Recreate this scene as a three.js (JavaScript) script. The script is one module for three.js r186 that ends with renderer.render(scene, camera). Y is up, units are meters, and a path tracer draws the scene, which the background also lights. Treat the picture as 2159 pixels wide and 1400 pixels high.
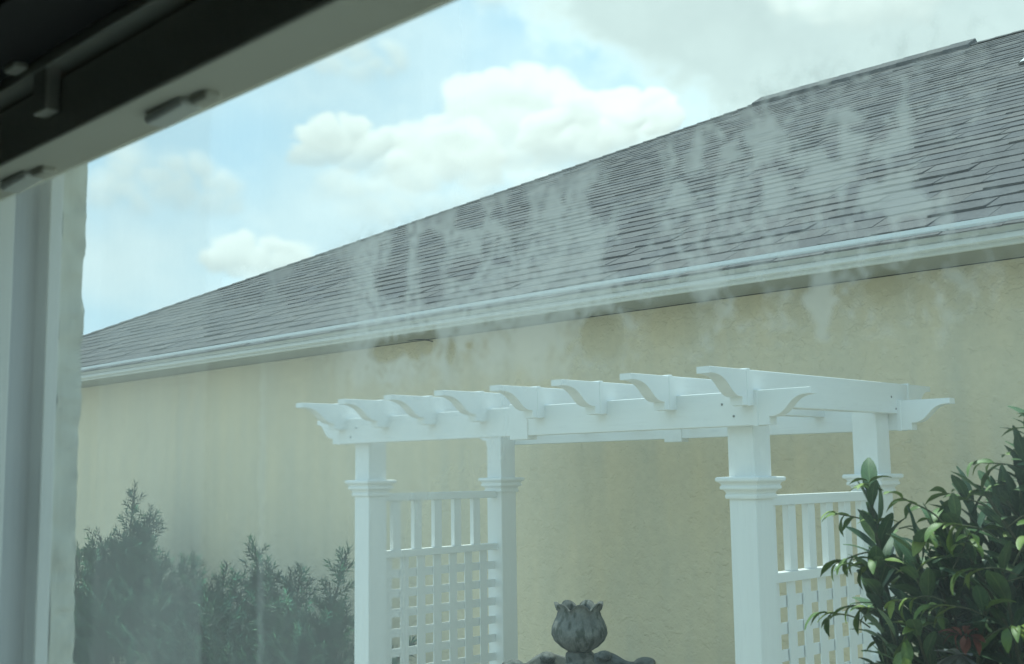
import * as THREE from 'three';
import { RoundedBoxGeometry } from 'three/addons/geometries/RoundedBoxGeometry.js';
import { mergeGeometries } from 'three/addons/utils/BufferGeometryUtils.js';

// ------------------------------------------------------------------ camera, sky, sun, exposure
const scene = new THREE.Scene();
const EYE = 1.79;
const camera = new THREE.PerspectiveCamera(32.105, 1024 / 664, 0.02, 400);
camera.position.set(0, EYE, 0);
{
  const yaw = THREE.MathUtils.degToRad(-44.947), pitch = THREE.MathUtils.degToRad(6.964);
  camera.lookAt(Math.sin(yaw) * Math.cos(pitch), EYE + Math.sin(pitch), -Math.cos(yaw) * Math.cos(pitch));
  camera.rotateZ(THREE.MathUtils.degToRad(-0.792));
}
camera.focus = 5.2;
camera.userData.fStop = 14;
scene.add(camera);
const renderer = new THREE.WebGLRenderer({ antialias: true });
renderer.toneMapping = THREE.LinearToneMapping;
renderer.toneMappingExposure = 1.58;
renderer.shadowMap.enabled = true;

const sun = new THREE.DirectionalLight(new THREE.Color(1, 0.95, 0.87), 2.6);
const SUN = new THREE.Vector3(-0.26, 0.95, -0.15).normalize();
sun.position.copy(SUN).multiplyScalar(40).add(new THREE.Vector3(-5, 0, -4));
sun.target.position.set(-5, 0, -4);
sun.castShadow = true;
sun.shadow.radius = 4;
sun.shadow.mapSize.set(4096, 4096);
Object.assign(sun.shadow.camera, { left: -14, right: 14, top: 14, bottom: -14, near: 1, far: 80 });
scene.add(sun, sun.target);

// ------------------------------------------------------------------ small tools
const clamp = (x, a = 0, b = 1) => Math.min(b, Math.max(a, x));
const sstep = (a, b, x) => { const t = clamp((x - a) / (b - a)); return t * t * (3 - 2 * t); };
const mix = (a, b, t) => a + (b - a) * t;
function rng(seed) { let s = seed >>> 0; return () => { s = (s + 0x6d2b79f5) >>> 0; let t = s; t = Math.imul(t ^ (t >>> 15), t | 1); t ^= t + Math.imul(t ^ (t >>> 7), t | 61); return ((t ^ (t >>> 14)) >>> 0) / 4294967296; }; }
const H3 = (x, y, z) => { let h = Math.imul(x, 374761393) + Math.imul(y, 668265263) + Math.imul(z, 2147483647 ^ 0x51ed27) | 0; h = Math.imul(h ^ (h >>> 13), 1274126177); return ((h ^ (h >>> 16)) >>> 0) / 4294967296; };
function noise3(x, y, z) {
  const xi = Math.floor(x), yi = Math.floor(y), zi = Math.floor(z);
  let u = x - xi, v = y - yi, w = z - zi; u = u * u * (3 - 2 * u); v = v * v * (3 - 2 * v); w = w * w * (3 - 2 * w);
  const a = mix(mix(H3(xi, yi, zi), H3(xi + 1, yi, zi), u), mix(H3(xi, yi + 1, zi), H3(xi + 1, yi + 1, zi), u), v);
  const b = mix(mix(H3(xi, yi, zi + 1), H3(xi + 1, yi, zi + 1), u), mix(H3(xi, yi + 1, zi + 1), H3(xi + 1, yi + 1, zi + 1), u), v);
  return mix(a, b, w) * 2 - 1;
}
function fbm3(x, y, z, oct, gain = 0.5) { let s = 0, a = 1, n = 0; for (let i = 0; i < oct; i++) { s += a * noise3(x, y, z); n += a; a *= gain; x = x * 2.03 + 7.1; y = y * 2.03 + 3.7; z = z * 2.03 + 1.3; } return s / n; }
// 2-D noise that tiles with integer period p
function tnoise(x, y, p, s) {
  const xi = Math.floor(x), yi = Math.floor(y); let u = x - xi, v = y - yi; u = u * u * (3 - 2 * u); v = v * v * (3 - 2 * v);
  const m = (k, q) => ((k % q) + q) % q, h = (i, j) => H3(m(i, p), m(j, p), s);
  return mix(mix(h(xi, yi), h(xi + 1, yi), u), mix(h(xi, yi + 1), h(xi + 1, yi + 1), u), v) * 2 - 1;
}
function tfbm(x, y, p, oct, s, gain = 0.5) { let r = 0, a = 1, n = 0; for (let i = 0; i < oct; i++) { r += a * tnoise(x, y, p, s + i); n += a; a *= gain; x *= 2; y *= 2; p *= 2; } return r / n; }
function texture(w, h, fn, { srgb = false, repeat = [1, 1], wrap = THREE.RepeatWrapping } = {}) {
  const d = new Uint8Array(w * h * 4);
  for (let j = 0, o = 0; j < h; j++) for (let i = 0; i < w; i++, o += 4) { const c = fn((i + 0.5) / w, (j + 0.5) / h); d[o] = clamp(c[0]) * 255; d[o + 1] = clamp(c[1]) * 255; d[o + 2] = clamp(c[2]) * 255; d[o + 3] = 255; }
  const t = new THREE.DataTexture(d, w, h); t.magFilter = THREE.LinearFilter; t.minFilter = THREE.LinearMipmapLinearFilter; t.generateMipmaps = true;
  t.wrapS = t.wrapT = wrap; t.repeat.set(...repeat); if (srgb) t.colorSpace = THREE.SRGBColorSpace; t.needsUpdate = true; return t;
}
const toS = (x) => (x <= 0.0031308 ? x * 12.92 : 1.055 * Math.pow(x, 1 / 2.4) - 0.055);

// ------------------------------------------------------------------ sky: hazy summer blue, heaped cumulus and a grey deck, much the same all round
{
  const W = 4096, Hh = 2048, data = new Float32Array(W * Hh * 4), r = rng(404);
  // heaped clouds as clusters of round heads: [azimuth, elevation, half width, half height, heads, crispness]; degrees, azimuth 0 = across the yard
  const heaps = [[-47.0, 13.6, 8.5, 2.8, 40, 0.05], [-44.6, 16.9, 4.0, 2.7, 60, 1], [-40.6, 16.7, 3.6, 2.0, 40, 1], [-38.3, 16.9, 2.0, 1.5, 20, 0.95], [-52.6, 15.9, 3.4, 1.45, 36, 0.85], [-48.4, 15.4, 3.2, 1.9, 30, 0.8], [-57.6, 10.2, 2.9, 1.4, 30, 0.6], [-62.0, 13.6, 3.6, 2.0, 34, 0.1], [-52.8, 20.0, 2.6, 1.6, 24, 0.0], [-43.8, 23.8, 2.4, 1.7, 24, 0.25], [-27.5, 21.8, 4.6, 2.4, 40, 0.08]];
  for (let k = 0; k < 34; k++) { const az = -180 + 360 * (k + r()) / 34; if (Math.abs(az + 45) < 33) continue; heaps.push([az, 9 + 34 * r(), 3 + 5 * r(), 1.6 + 2.6 * r(), 30, 0.5 + 0.5 * r()]); }
  const heads = heaps.map(([a, e, ra, re, n, crisp]) => {
    const list = [];
    for (let k = 0; k < n; k++) { const t = r() * 2 - 1, u = Math.pow(r(), 0.7), top = Math.sqrt(1 - t * t); const y = -0.55 + (top + 0.55) * u, q = 0.24 + 0.24 * r() - 0.08 * u; list.push([a + t * ra * 0.86, e + y * re * 0.82, re * q * 1.15, 0.6 + 0.4 * r()]); }
    return { a, e, ra: ra + re, re: re * 1.5, crisp, list };
  });
  for (let j = Hh / 2; j < Hh; j++) {
    const el = ((j + 0.5) / Hh - 0.5) * Math.PI, sy = Math.sin(el), cy = Math.cos(el), eld = el * 57.29578;
    for (let i = 0; i < W; i++) {
      const th = ((i + 0.5) / W - 0.5) * 2 * Math.PI, x = cy * Math.cos(th), z = cy * Math.sin(th), az = Math.atan2(x, -z) * 57.29578, o = (j * W + i) * 4;
      const k = 1 / (sy + 0.22), qx = x * k, qz = z * k;                        // high cloud layer seen in perspective
      const fine = fbm3(x * 30, sy * 40, z * 30, 4, 0.55), wisp = fbm3(qx * 2.2 + 3, qz * 2.2, 1.1, 4), big = fbm3(qx * 1.1 + 9, qz * 1.1, 4.2, 3);
      const t = Math.pow(1 - sy, 3.2), c = [mix(0.36, 0.66, t), mix(0.56, 0.80, t), mix(0.77, 0.90, t)];
      const lay = (a, R, G, B) => { c[0] = mix(c[0], R, a); c[1] = mix(c[1], G, a); c[2] = mix(c[2], B, a); };
      const v = 0.86 + 0.06 * fine; lay(sstep(-0.35, 0.75, wisp + 0.25 * fine) * 0.50, v, v, v);            // thin veil
      // grey deck, patchy round the whole sky; over the roof it comes in from the upper right
      const inView = sstep(34, 28, Math.abs(az + 45)) * sstep(32, 26, eld), edge = (eld - 22.6) / 2.6 + (az + 45) / 4.6 + 0.15;
      const deck = mix(big * 2.4 - 0.35, Math.min(edge * 0.55, 0.9), inView) + fine * 0.45 + wisp * 0.3, da = sstep(-0.05, 0.55, deck);
      const thick = sstep(0.1, 0.9, deck + 0.5 * wisp), g = mix(0.92, 0.60, thick) + 0.05 * fine; lay(da * 0.94, g * 0.93, g * 0.985, g);
      for (const h of heads) {
        const ddx = az - h.a; if (Math.abs(ddx) > h.ra || Math.abs(eld - h.e) > h.re + 1) continue;
        const px = az + 0.85 * fine, py = eld + 0.55 * fbm3(x * 30 + 11, sy * 40, z * 30, 3, 0.55);
        let lit = 0, wsum = 0, cov = 0;
        for (const [a, e, R, b] of h.list) { const dx = (px - a) / (R * 1.35), dy = (py - e) / R, d2 = dx * dx + dy * dy; if (d2 < 1.4) { const m = 1 - Math.sqrt(d2 / 1.4), q = m * m * R * b; cov = Math.max(cov, sstep(0, mix(0.95, 0.30, h.crisp), m)); lit += q * clamp(0.60 + 0.42 * dy - 0.10 * dx); wsum += q; } }
        lit = wsum ? lit / wsum : 0.6;
        if (!cov) continue;
        const low = sstep(-1.0, 0.2, (eld - h.e) / (h.re / 1.5));              // the foot melts into haze
        const rise = clamp(0.5 + (eld - h.e) / (h.re * 1.1)), gg = mix(0.60, 0.92, clamp((lit - 0.45) * 1.5 + 0.45 * rise + 0.35 * fine + 0.15 * wisp)), a = cov * mix(0.30, 0.97, low) * mix(0.6, 1, h.crisp);
        lay(a, gg * 0.995, gg, gg * 0.99);
      }
      for (let q = 0; q < 3; q++) data[o + q] = c[q];
      data[o + 3] = 1;
    }
  }
  for (let o = 0; o < W * Hh * 2; o += 4) { data[o] = 0.25; data[o + 1] = 0.26; data[o + 2] = 0.22; data[o + 3] = 1; }
  const sky = new THREE.DataTexture(data, W, Hh, THREE.RGBAFormat, THREE.FloatType);
  sky.mapping = THREE.EquirectangularReflectionMapping; sky.magFilter = sky.minFilter = THREE.LinearFilter; sky.needsUpdate = true;
  scene.background = sky; scene.environment = sky;
}

// ------------------------------------------------------------------ object helpers
const taken = {};
function numbered(n) { const k = taken[n] = (taken[n] ?? -1) + 1; return k ? n + '_' + String(k).padStart(3, '0') : n; }
function thing(name, label, category, pos = [0, 0, 0], group) {
  const g = new THREE.Group(); g.name = numbered(name); g.position.set(...pos); g.userData = { label, category }; if (group) g.userData.group = group; scene.add(g); return g;
}
function mesh(name, geo, mat, parent) { const m = new THREE.Mesh(geo, mat); m.name = name; m.castShadow = m.receiveShadow = true; parent.add(m); return m; }
function node(name, parent) { const g = new THREE.Group(); g.name = name; parent.add(g); return g; }
function structure(name, geo, mat) { const m = mesh(name, geo, mat, scene); m.userData = { kind: 'structure' }; return m; }
function box(x0, x1, y0, y1, z0, z1, r = 0) {
  const w = x1 - x0, h = y1 - y0, d = z1 - z0;
  const g = r ? new RoundedBoxGeometry(w, h, d, 2, Math.min(r, w / 2.1, h / 2.1, d / 2.1)) : new THREE.BoxGeometry(w, h, d);
  g.translate((x0 + x1) / 2, (y0 + y1) / 2, (z0 + z1) / 2); return g;
}
const merge = (list) => mergeGeometries(list.map((g) => (g.index ? g.toNonIndexed() : g)).map((g) => { for (const k of Object.keys(g.attributes)) if (!['position', 'normal', 'uv'].includes(k)) g.deleteAttribute(k); return g; }));
function metres(g, ax = 'x', ay = 'y') { const p = g.attributes.position, u = new Float32Array(p.count * 2), I = { x: 0, y: 1, z: 2 }; for (let i = 0; i < p.count; i++) { u[2 * i] = p.array[3 * i + I[ax]]; u[2 * i + 1] = p.array[3 * i + I[ay]]; } g.setAttribute('uv', new THREE.BufferAttribute(u, 2)); return g; }
function wallUV(g) { // metres, along the side each face shows
  g = g.index ? g.toNonIndexed() : g; const p = g.attributes.position.array, n = g.attributes.normal.array, u = new Float32Array(p.length / 3 * 2);
  for (let i = 0; i < p.length / 3; i++) { const a = Math.abs(n[3 * i]), b = Math.abs(n[3 * i + 1]), c = Math.abs(n[3 * i + 2]); u[2 * i] = a > b && a > c ? p[3 * i + 2] : p[3 * i]; u[2 * i + 1] = b > a && b > c ? p[3 * i + 2] : p[3 * i + 1]; }
  g.setAttribute('uv', new THREE.BufferAttribute(u, 2)); return g;
}
function tube(points, r, seg = 12, rad = 6) { return new THREE.TubeGeometry(new THREE.CatmullRomCurve3(points.map((p) => new THREE.Vector3(...p))), seg, r, rad); }

// ------------------------------------------------------------------ materials
const std = (o) => new THREE.MeshStandardMaterial(o);
const lin = (r, g, b) => new THREE.Color().setRGB(r, g, b);
const vinylDirt = texture(512, 512, (u, v) => { const a = tfbm(u * 6, v * 6, 6, 5, 11), b = tfbm(u * 22, v * 18, 396, 3, 31); const k = 0.97 + 0.03 * a - 0.05 * sstep(0.3, 0.75, b + a * 0.4); return [toS(k * 0.83), toS(k * 0.84), toS(k * 0.825)]; }, { srgb: true, repeat: [1.1, 1.1] });
const vinylRough = texture(256, 256, (u, v) => { const a = tfbm(u * 8, v * 8, 8, 4, 71); return [0, 0.42 + 0.18 * a, 0]; });
const M = {
  vinyl: std({ map: vinylDirt, roughness: 1, roughnessMap: vinylRough }),
  seam: std({ color: lin(0.10, 0.10, 0.095), roughness: 0.8 }),
  screw: std({ color: lin(0.22, 0.22, 0.21), roughness: 0.45, metalness: 0.6 }),
  gutter: std({ color: lin(0.74, 0.755, 0.74), roughness: 0.38 }),
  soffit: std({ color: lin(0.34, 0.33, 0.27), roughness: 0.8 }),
  frame: std({ color: lin(0.66, 0.68, 0.66), roughness: 0.5 }),
  track: std({ color: lin(0.30, 0.33, 0.36), roughness: 0.45, metalness: 0.5 }),
  rail: std({ color: lin(0.58, 0.57, 0.50), roughness: 0.55 }),
  dark: std({ color: lin(0.025, 0.024, 0.026), roughness: 0.85 }),
  room: std({ color: lin(0.70, 0.69, 0.65), roughness: 0.9 }),
  bark: std({ color: lin(0.055, 0.045, 0.035), roughness: 0.95 }),
  greenStem: std({ color: lin(0.075, 0.085, 0.04), roughness: 0.8 }),
};
// skip-trowelled stucco
const T = 2.4;
const stuccoH = (u, v) => {
  const wx = tfbm(u * 60, v * 60, 60, 3, 5, 0.65) * 0.012, wy = tfbm(u * 60, v * 60, 60, 3, 6, 0.65) * 0.012;
  const a = tnoise((u + wx) * 70, (v + wy) * 110, 7700, 41), b = tnoise((u + wy) * 44, (v + wx) * 60, 2640, 47), cl = tfbm(u * 7, v * 7, 7, 3, 52);
  const skip = sstep(0.42, 0.54, a + 0.25 * b + 0.55 * cl), low = sstep(0.40, 0.70, b - 0.25 * a + 0.35 * cl);   // patches the trowel skipped
  const grit = tfbm(u * 260, v * 260, 260, 2, 60), roll = tfbm(u * 12, v * 14, 84, 3, 66);
  return 0.45 - 0.19 * skip + 0.13 * low + 0.13 * grit + 0.08 * roll;
};
const stuccoBump = texture(2048, 2048, (u, v) => { const h = stuccoH(u, v); return [h, h, h]; }, { repeat: [1 / T, 1 / T] });
const stuccoCol = (r, g, b) => texture(1024, 1024, (u, v) => {
  const p = tfbm(u * 5, v * 4, 20, 5, 81), q = tfbm(u * 34, v * 5, 170, 3, 91), s = tfbm(u * 120, v * 150, 600, 2, 95);
  const k = 1 + 0.10 * p + 0.05 * q + 0.05 * s, warm = 0.03 * q + 0.02 * p;
  return [toS(r * (k + warm)), toS(g * k), toS(b * (k - warm * 1.5))];
}, { srgb: true, repeat: [1 / 3.1, 1 / 3.1] });
M.stucco = std({ map: stuccoCol(0.70, 0.61, 0.44), bumpMap: stuccoBump, bumpScale: 0.009, roughness: 0.93 });
M.stuccoNear = std({ map: stuccoCol(0.62, 0.62, 0.52), bumpMap: stuccoBump, bumpScale: 0.005, roughness: 0.93 });
const shingleTex = texture(512, 512, (u, v) => { const a = tfbm(u * 90, v * 90, 90, 3, 21, 0.7), b = tfbm(u * 6, v * 6, 6, 4, 24), k = 1 + 0.42 * a + 0.16 * b; return [toS(0.30 * k), toS(0.30 * k), toS(0.305 * k)]; }, { srgb: true });
const shingleTones = [[0.39, 0.365, 0.36], [0.45, 0.42, 0.41], [0.325, 0.305, 0.31], [0.42, 0.385, 0.37], [0.355, 0.34, 0.35]];
const shingleMats = shingleTones.map((c) => std({ map: shingleTex, color: lin(...c), roughness: 0.95 }));
M.shingleField = std({ map: shingleTex, vertexColors: true, roughness: 0.95 });
M.deck = std({ color: lin(0.03, 0.03, 0.032), roughness: 1 });
const stoneTex = texture(512, 512, (u, v) => { const a = tfbm(u * 7, v * 7, 7, 5, 131), b = tfbm(u * 60, v * 60, 60, 2, 133), m = sstep(0.0, 0.5, tfbm(u * 12, v * 5, 60, 4, 137)); const k = 1 + 0.5 * a + 0.3 * b; return [toS(mix(0.155, 0.055, m) * k), toS(mix(0.16, 0.065, m) * k), toS(mix(0.15, 0.055, m) * k)]; }, { srgb: true });
M.stone = std({ map: stoneTex, bumpMap: stoneTex, bumpScale: 0.004, roughness: 0.9 });

// ------------------------------------------------------------------ ground
{
  const tex = texture(1024, 1024, (u, v) => { const a = tfbm(u * 120, v * 120, 120, 3, 151, 0.7), b = tfbm(u * 6, v * 6, 6, 4, 154), g = sstep(-0.1, 0.3, b); const k = 1 + 0.5 * a; return [toS(mix(0.36, 0.28, g) * k), toS(mix(0.345, 0.275, g) * k), toS(mix(0.30, 0.23, g) * k)]; }, { srgb: true, repeat: [1 / 4, 1 / 4] });
  const g = new THREE.PlaneGeometry(360, 360, 1, 1); g.rotateX(-Math.PI / 2); metres(g, 'x', 'z');
  structure('ground', g, std({ map: tex, roughness: 1 }));  // out of view, pale to bounce sunlight onto wall and posts
}

// ------------------------------------------------------------------ neighbour's house
const AL = THREE.MathUtils.degToRad(25.527), SA = Math.sin(AL), CA = Math.cos(AL);
const EAVE_Y = 2.689, EAVE_Z = -4.138, WALL_Z = -4.538, HIP_X = -13.47, RUN = 6.643, RIGHT_X = 1.4;
{
  const house = thing('neighbour_house', 'cream stucco house with grey shingle hip roof and white gutter behind the pergola', 'house', [-6, 0, WALL_Z]);
  const L = (g) => { g.translate(6, 0, -WALL_Z); return g; };
  const wallEnd = HIP_X + 0.45, backZ = WALL_Z - 2 * (RUN - 0.4);
  const wall = mesh('wall', L(wallUV(merge([box(wallEnd, RIGHT_X, 0.004, EAVE_Y - 0.095, backZ, WALL_Z)]))), M.stucco, house);
  wall.userData.label = 'cream skip-trowelled stucco wall';
  // fascia, soffit boards, gutter
  mesh('fascia', L(box(HIP_X + 0.05, RIGHT_X, EAVE_Y - 0.10, EAVE_Y - 0.004, EAVE_Z - 0.075, EAVE_Z - 0.052)), M.gutter, house);
  const sof = node('soffit', house);
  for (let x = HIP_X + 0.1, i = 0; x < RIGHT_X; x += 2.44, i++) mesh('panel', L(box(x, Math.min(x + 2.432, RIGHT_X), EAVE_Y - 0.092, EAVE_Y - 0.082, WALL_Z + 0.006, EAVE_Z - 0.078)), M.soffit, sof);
  {
    const s = new THREE.Shape(), pts = [[-0.052, -0.002], [-0.046, -0.002], [-0.046, -0.074], [-0.034, -0.080], [-0.012, -0.080], [-0.010, -0.071], [-0.022, -0.064], [-0.017, -0.046], [-0.006, -0.026], [-0.002, -0.016], [-0.002, -0.003], [-0.010, -0.003], [-0.010, 0.0], [0.002, 0.0], [0.003, -0.016], [-0.001, -0.026], [-0.010, -0.048], [-0.014, -0.060], [-0.005, -0.066], [-0.004, -0.084], [-0.012, -0.088], [-0.036, -0.088], [-0.052, -0.080]];
    pts.forEach((p, i) => (i ? s.lineTo(...p) : s.moveTo(...p)));
    const g = new THREE.ExtrudeGeometry(s, { depth: RIGHT_X - HIP_X, bevelEnabled: false, steps: 1 });
    // shape x -> world z, extrusion -> world x
    g.rotateY(Math.PI / 2); g.scale(1, 1, -1); g.translate(HIP_X, EAVE_Y, EAVE_Z);
    const ix = g.attributes.position; for (let t = 0; t < ix.count; t += 3) for (const at of ['position', 'normal', 'uv']) { const A = g.attributes[at], n = A.itemSize; for (let c = 0; c < n; c++) { const q = A.array[(t + 1) * n + c]; A.array[(t + 1) * n + c] = A.array[(t + 2) * n + c]; A.array[(t + 2) * n + c] = q; } }
    g.computeVertexNormals();
    const gut = mesh('gutter', L(g), M.gutter, house); gut.userData.label = 'white K-profile gutter along the eave';
    const gs = new THREE.CylinderGeometry(0.004, 0.004, 0.004, 8); gs.rotateX(Math.PI / 2);
    for (const x of [-1.83]) mesh('screw', L(gs.clone().translate(x, EAVE_Y - 0.024, EAVE_Z + 0.003)), M.screw, gut);
  }
  // loose wire under the soffit
  mesh('loose_wire', L(tube([[-5.43, 2.615, WALL_Z + 0.03], [-5.36, 2.598, WALL_Z + 0.06], [-5.29, 2.596, WALL_Z + 0.06], [-5.22, 2.588, WALL_Z + 0.03], [-5.20, 2.578, WALL_Z - 0.01]], 0.0035, 20, 6)), M.dark, house);

  // roof
  const roof = node('roof', house);
  const RY = EAVE_Y - 0.004, Z0 = EAVE_Z - 0.056;
  {
    const y1 = RY + RUN * Math.tan(AL), zr = Z0 - RUN, zb = Z0 - 2 * RUN;
    const A = [HIP_X, RY, Z0], B = [RIGHT_X, RY, Z0], C = [RIGHT_X, y1, zr], D = [HIP_X + RUN, y1, zr], E = [HIP_X, RY, zb], F = [RIGHT_X, RY, zb];
    const q = (...v) => v.flat(), pos = [...q(A, B, C), ...q(A, C, D), ...q(E, A, D), ...q(F, E, D), ...q(F, D, C), ...q(B, F, C), ...q(A, E, F), ...q(A, F, B)];
    const g = new THREE.BufferGeometry(); g.setAttribute('position', new THREE.Float32BufferAttribute(pos, 3)); g.computeVertexNormals();
    mesh('deck', L(g), M.deck, roof);
  }
  // shingles: wedge-shaped tabs, thick at the butt
  const r = rng(77), EXP = 0.160, TABW = 0.2365, cand = [];
  const phase = [-1.958, -2.022, -1.945];
  for (let c = -1; ; c++) {
    const s = 0.055 + EXP * c; if (s > RUN / CA - 0.05) break;
    const ph = c >= 0 && c < 3 ? phase[c] : -1.95 + TABW * r();
    const xMin = HIP_X + Math.max(0, s) * CA + 0.02, xMax = RIGHT_X;
    for (let x = ph - Math.ceil((ph - xMin) / TABW) * TABW; x < xMax; x += TABW) {
      const a = Math.max(x, xMin), b = Math.min(x + TABW, xMax); if (b - a < 0.03) continue;
      const lam = r();
      cand.push({ s, a: a + 0.0022, b: b - 0.0022, t: 0.0045 + 0.0065 * lam + (r() < 0.25 ? 0.003 : 0), tone: Math.floor(r() * 5), dip: (r() - 0.5) * 0.005, j: (r() - 0.5) * 0.006, u: r() });
    }
  }
  const shingleGeo = (t) => { // local frame: x along course, y up slope (0 = butt), z out of the roof
    const w = t.b - t.a, len = Math.min(EXP + 0.03, RUN / CA - t.s), y0 = t.j, h0 = t.t, h1 = 0.0015, d = t.dip;
    const n = 3, P = [], U = [];
    const top = (i) => [w * i / n, y0 + d * Math.sin((i + t.u * 3) * 1.9), h0 + 0.0012 * Math.sin(i * 2.4 + t.u * 9)], back = (i) => [w * i / n, len, h1];
    const bot = (i) => { const k = top(i); return [k[0], k[1], 0]; };
    const face = (a, b, c2) => { for (const v of [a, b, c2]) { P.push(...v); U.push(v[0] * 1.6 + t.u * 7, v[1] * 1.6 + v[2] * 1.6 + t.s * 1.3); } };
    for (let i = 0; i < n; i++) { face(top(i), top(i + 1), back(i + 1)); face(top(i), back(i + 1), back(i)); face(bot(i), bot(i + 1), top(i + 1)); face(bot(i), top(i + 1), top(i)); }
    face(bot(0), top(0), back(0)); face(bot(n), back(n), top(n));
    const g = new THREE.BufferGeometry(); g.setAttribute('position', new THREE.Float32BufferAttribute(P, 3)); g.setAttribute('uv', new THREE.Float32BufferAttribute(U, 2)); g.computeVertexNormals(); return g;
  };
  const place = new THREE.Matrix4(), slope = new THREE.Matrix4().makeBasis(new THREE.Vector3(1, 0, 0), new THREE.Vector3(0, SA, -CA), new THREE.Vector3(0, CA, SA));
  const near = cand.map((t) => { const x = (t.a + t.b) / 2, z = Z0 - t.s * CA, y = RY + t.s * SA; const q = x / -z; return { t, ok: q > -2.25 && q < -0.33 && t.s > -0.05, d: Math.hypot(x, y - EYE, z) / Math.max(0.2, Math.sqrt((t.b - t.a) * 4)) }; }).filter((e) => e.ok).sort((a, b) => a.d - b.d).slice(0, 300);
  const single = new Set(near.map((e) => e.t));
  const put = (t) => place.makeTranslation(t.a + 6, RY + t.s * SA, Z0 - t.s * CA - WALL_Z).multiply(slope);
  for (const t of single) { const m = mesh('shingle', shingleGeo(t), shingleMats[t.tone], roof); m.applyMatrix4(put(t)); }
  const P = [], N = [], U = [], C = [];
  for (const t of cand) if (!single.has(t)) {
    const g = shingleGeo(t); g.applyMatrix4(put(t)); P.push(...g.attributes.position.array); N.push(...g.attributes.normal.array); U.push(...g.attributes.uv.array);
    const c = shingleTones[t.tone]; for (let i = 0; i < g.attributes.position.count; i++) C.push(...c);
  }
  const field = new THREE.BufferGeometry(); for (const [k, v, n] of [['position', P, 3], ['normal', N, 3], ['uv', U, 2], ['color', C, 3]]) field.setAttribute(k, new THREE.Float32BufferAttribute(v, n));
  mesh('shingle_field', field, M.shingleField, roof).userData.kind = 'stuff';
  // hip caps and ridge caps: short bent pieces lapping each other
  const capGeo = (len, w, drop, t) => { const s = new THREE.Shape(); s.moveTo(-w, -drop); s.lineTo(0, 0); s.lineTo(w, -drop); s.lineTo(w, -drop + t); s.lineTo(0, t * 1.25); s.lineTo(-w, -drop + t); s.closePath(); return new THREE.ExtrudeGeometry(s, { depth: len, bevelEnabled: false }); };
  const topY = RY + RUN * Math.tan(AL), topZ = Z0 - RUN;
  const along = (a, b, g, step, mats, lift, rise, name, parent) => {
    const A = new THREE.Vector3(...a), B = new THREE.Vector3(...b), n = Math.floor(A.distanceTo(B) / step), dir = B.clone().sub(A).normalize();
    const side = new THREE.Vector3().crossVectors(new THREE.Vector3(0, 1, 0), dir).normalize(), up = new THREE.Vector3().crossVectors(dir, side);
    for (let i = 0; i < n; i++) {
      const p = A.clone().addScaledVector(dir, i * step).addScaledVector(up, lift + rise);
      const d2 = dir.clone().multiplyScalar(step).addScaledVector(up, -rise).normalize(), u2 = new THREE.Vector3().crossVectors(d2, side);
      const m = mesh(name, g, mats[i % mats.length], parent); m.matrix.makeBasis(side, u2, d2).setPosition(p.x + 6, p.y, p.z - WALL_Z); m.matrix.decompose(m.position, m.quaternion, m.scale);
    }
  };
  along([HIP_X + 0.02, RY + 0.01, Z0 - 0.02], [HIP_X + RUN, topY, topZ], capGeo(0.2, 0.11, 0.035, 0.006), 0.16, shingleMats, 0.008, 0.006, 'hip_cap', roof);
  along([HIP_X + RUN - 0.1, topY, topZ], [RIGHT_X, topY, topZ], capGeo(0.2, 0.13, 0.055, 0.006), 0.16, shingleMats, 0.008, 0.005, 'ridge_cap', roof);
  // raised ridge vent under its own row of caps
  const vent = node('ridge_vent', roof);
  along([-6.83, topY + 0.012, topZ], [-4.40, topY + 0.012, topZ], capGeo(0.245, 0.19, 0.10, 0.040), 0.242, shingleMats, 0.0, 0.004, 'vent_cap', vent);
  // small plumbing vent high on the slope
  const pv = node('plumbing_vent', roof), ps = 4.67, px = -3.04;
  const pc = new THREE.CylinderGeometry(0.03, 0.03, 0.10, 16); pc.translate(px + 6, RY + ps * SA + 0.05, Z0 - ps * CA - WALL_Z); mesh('pipe', pc, M.gutter, pv);
  const pf = new THREE.CylinderGeometry(0.036, 0.075, 0.035, 16); pf.translate(px + 6, RY + ps * SA + 0.022, Z0 - ps * CA - WALL_Z); mesh('flashing', pf, M.gutter, pv);
}

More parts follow.
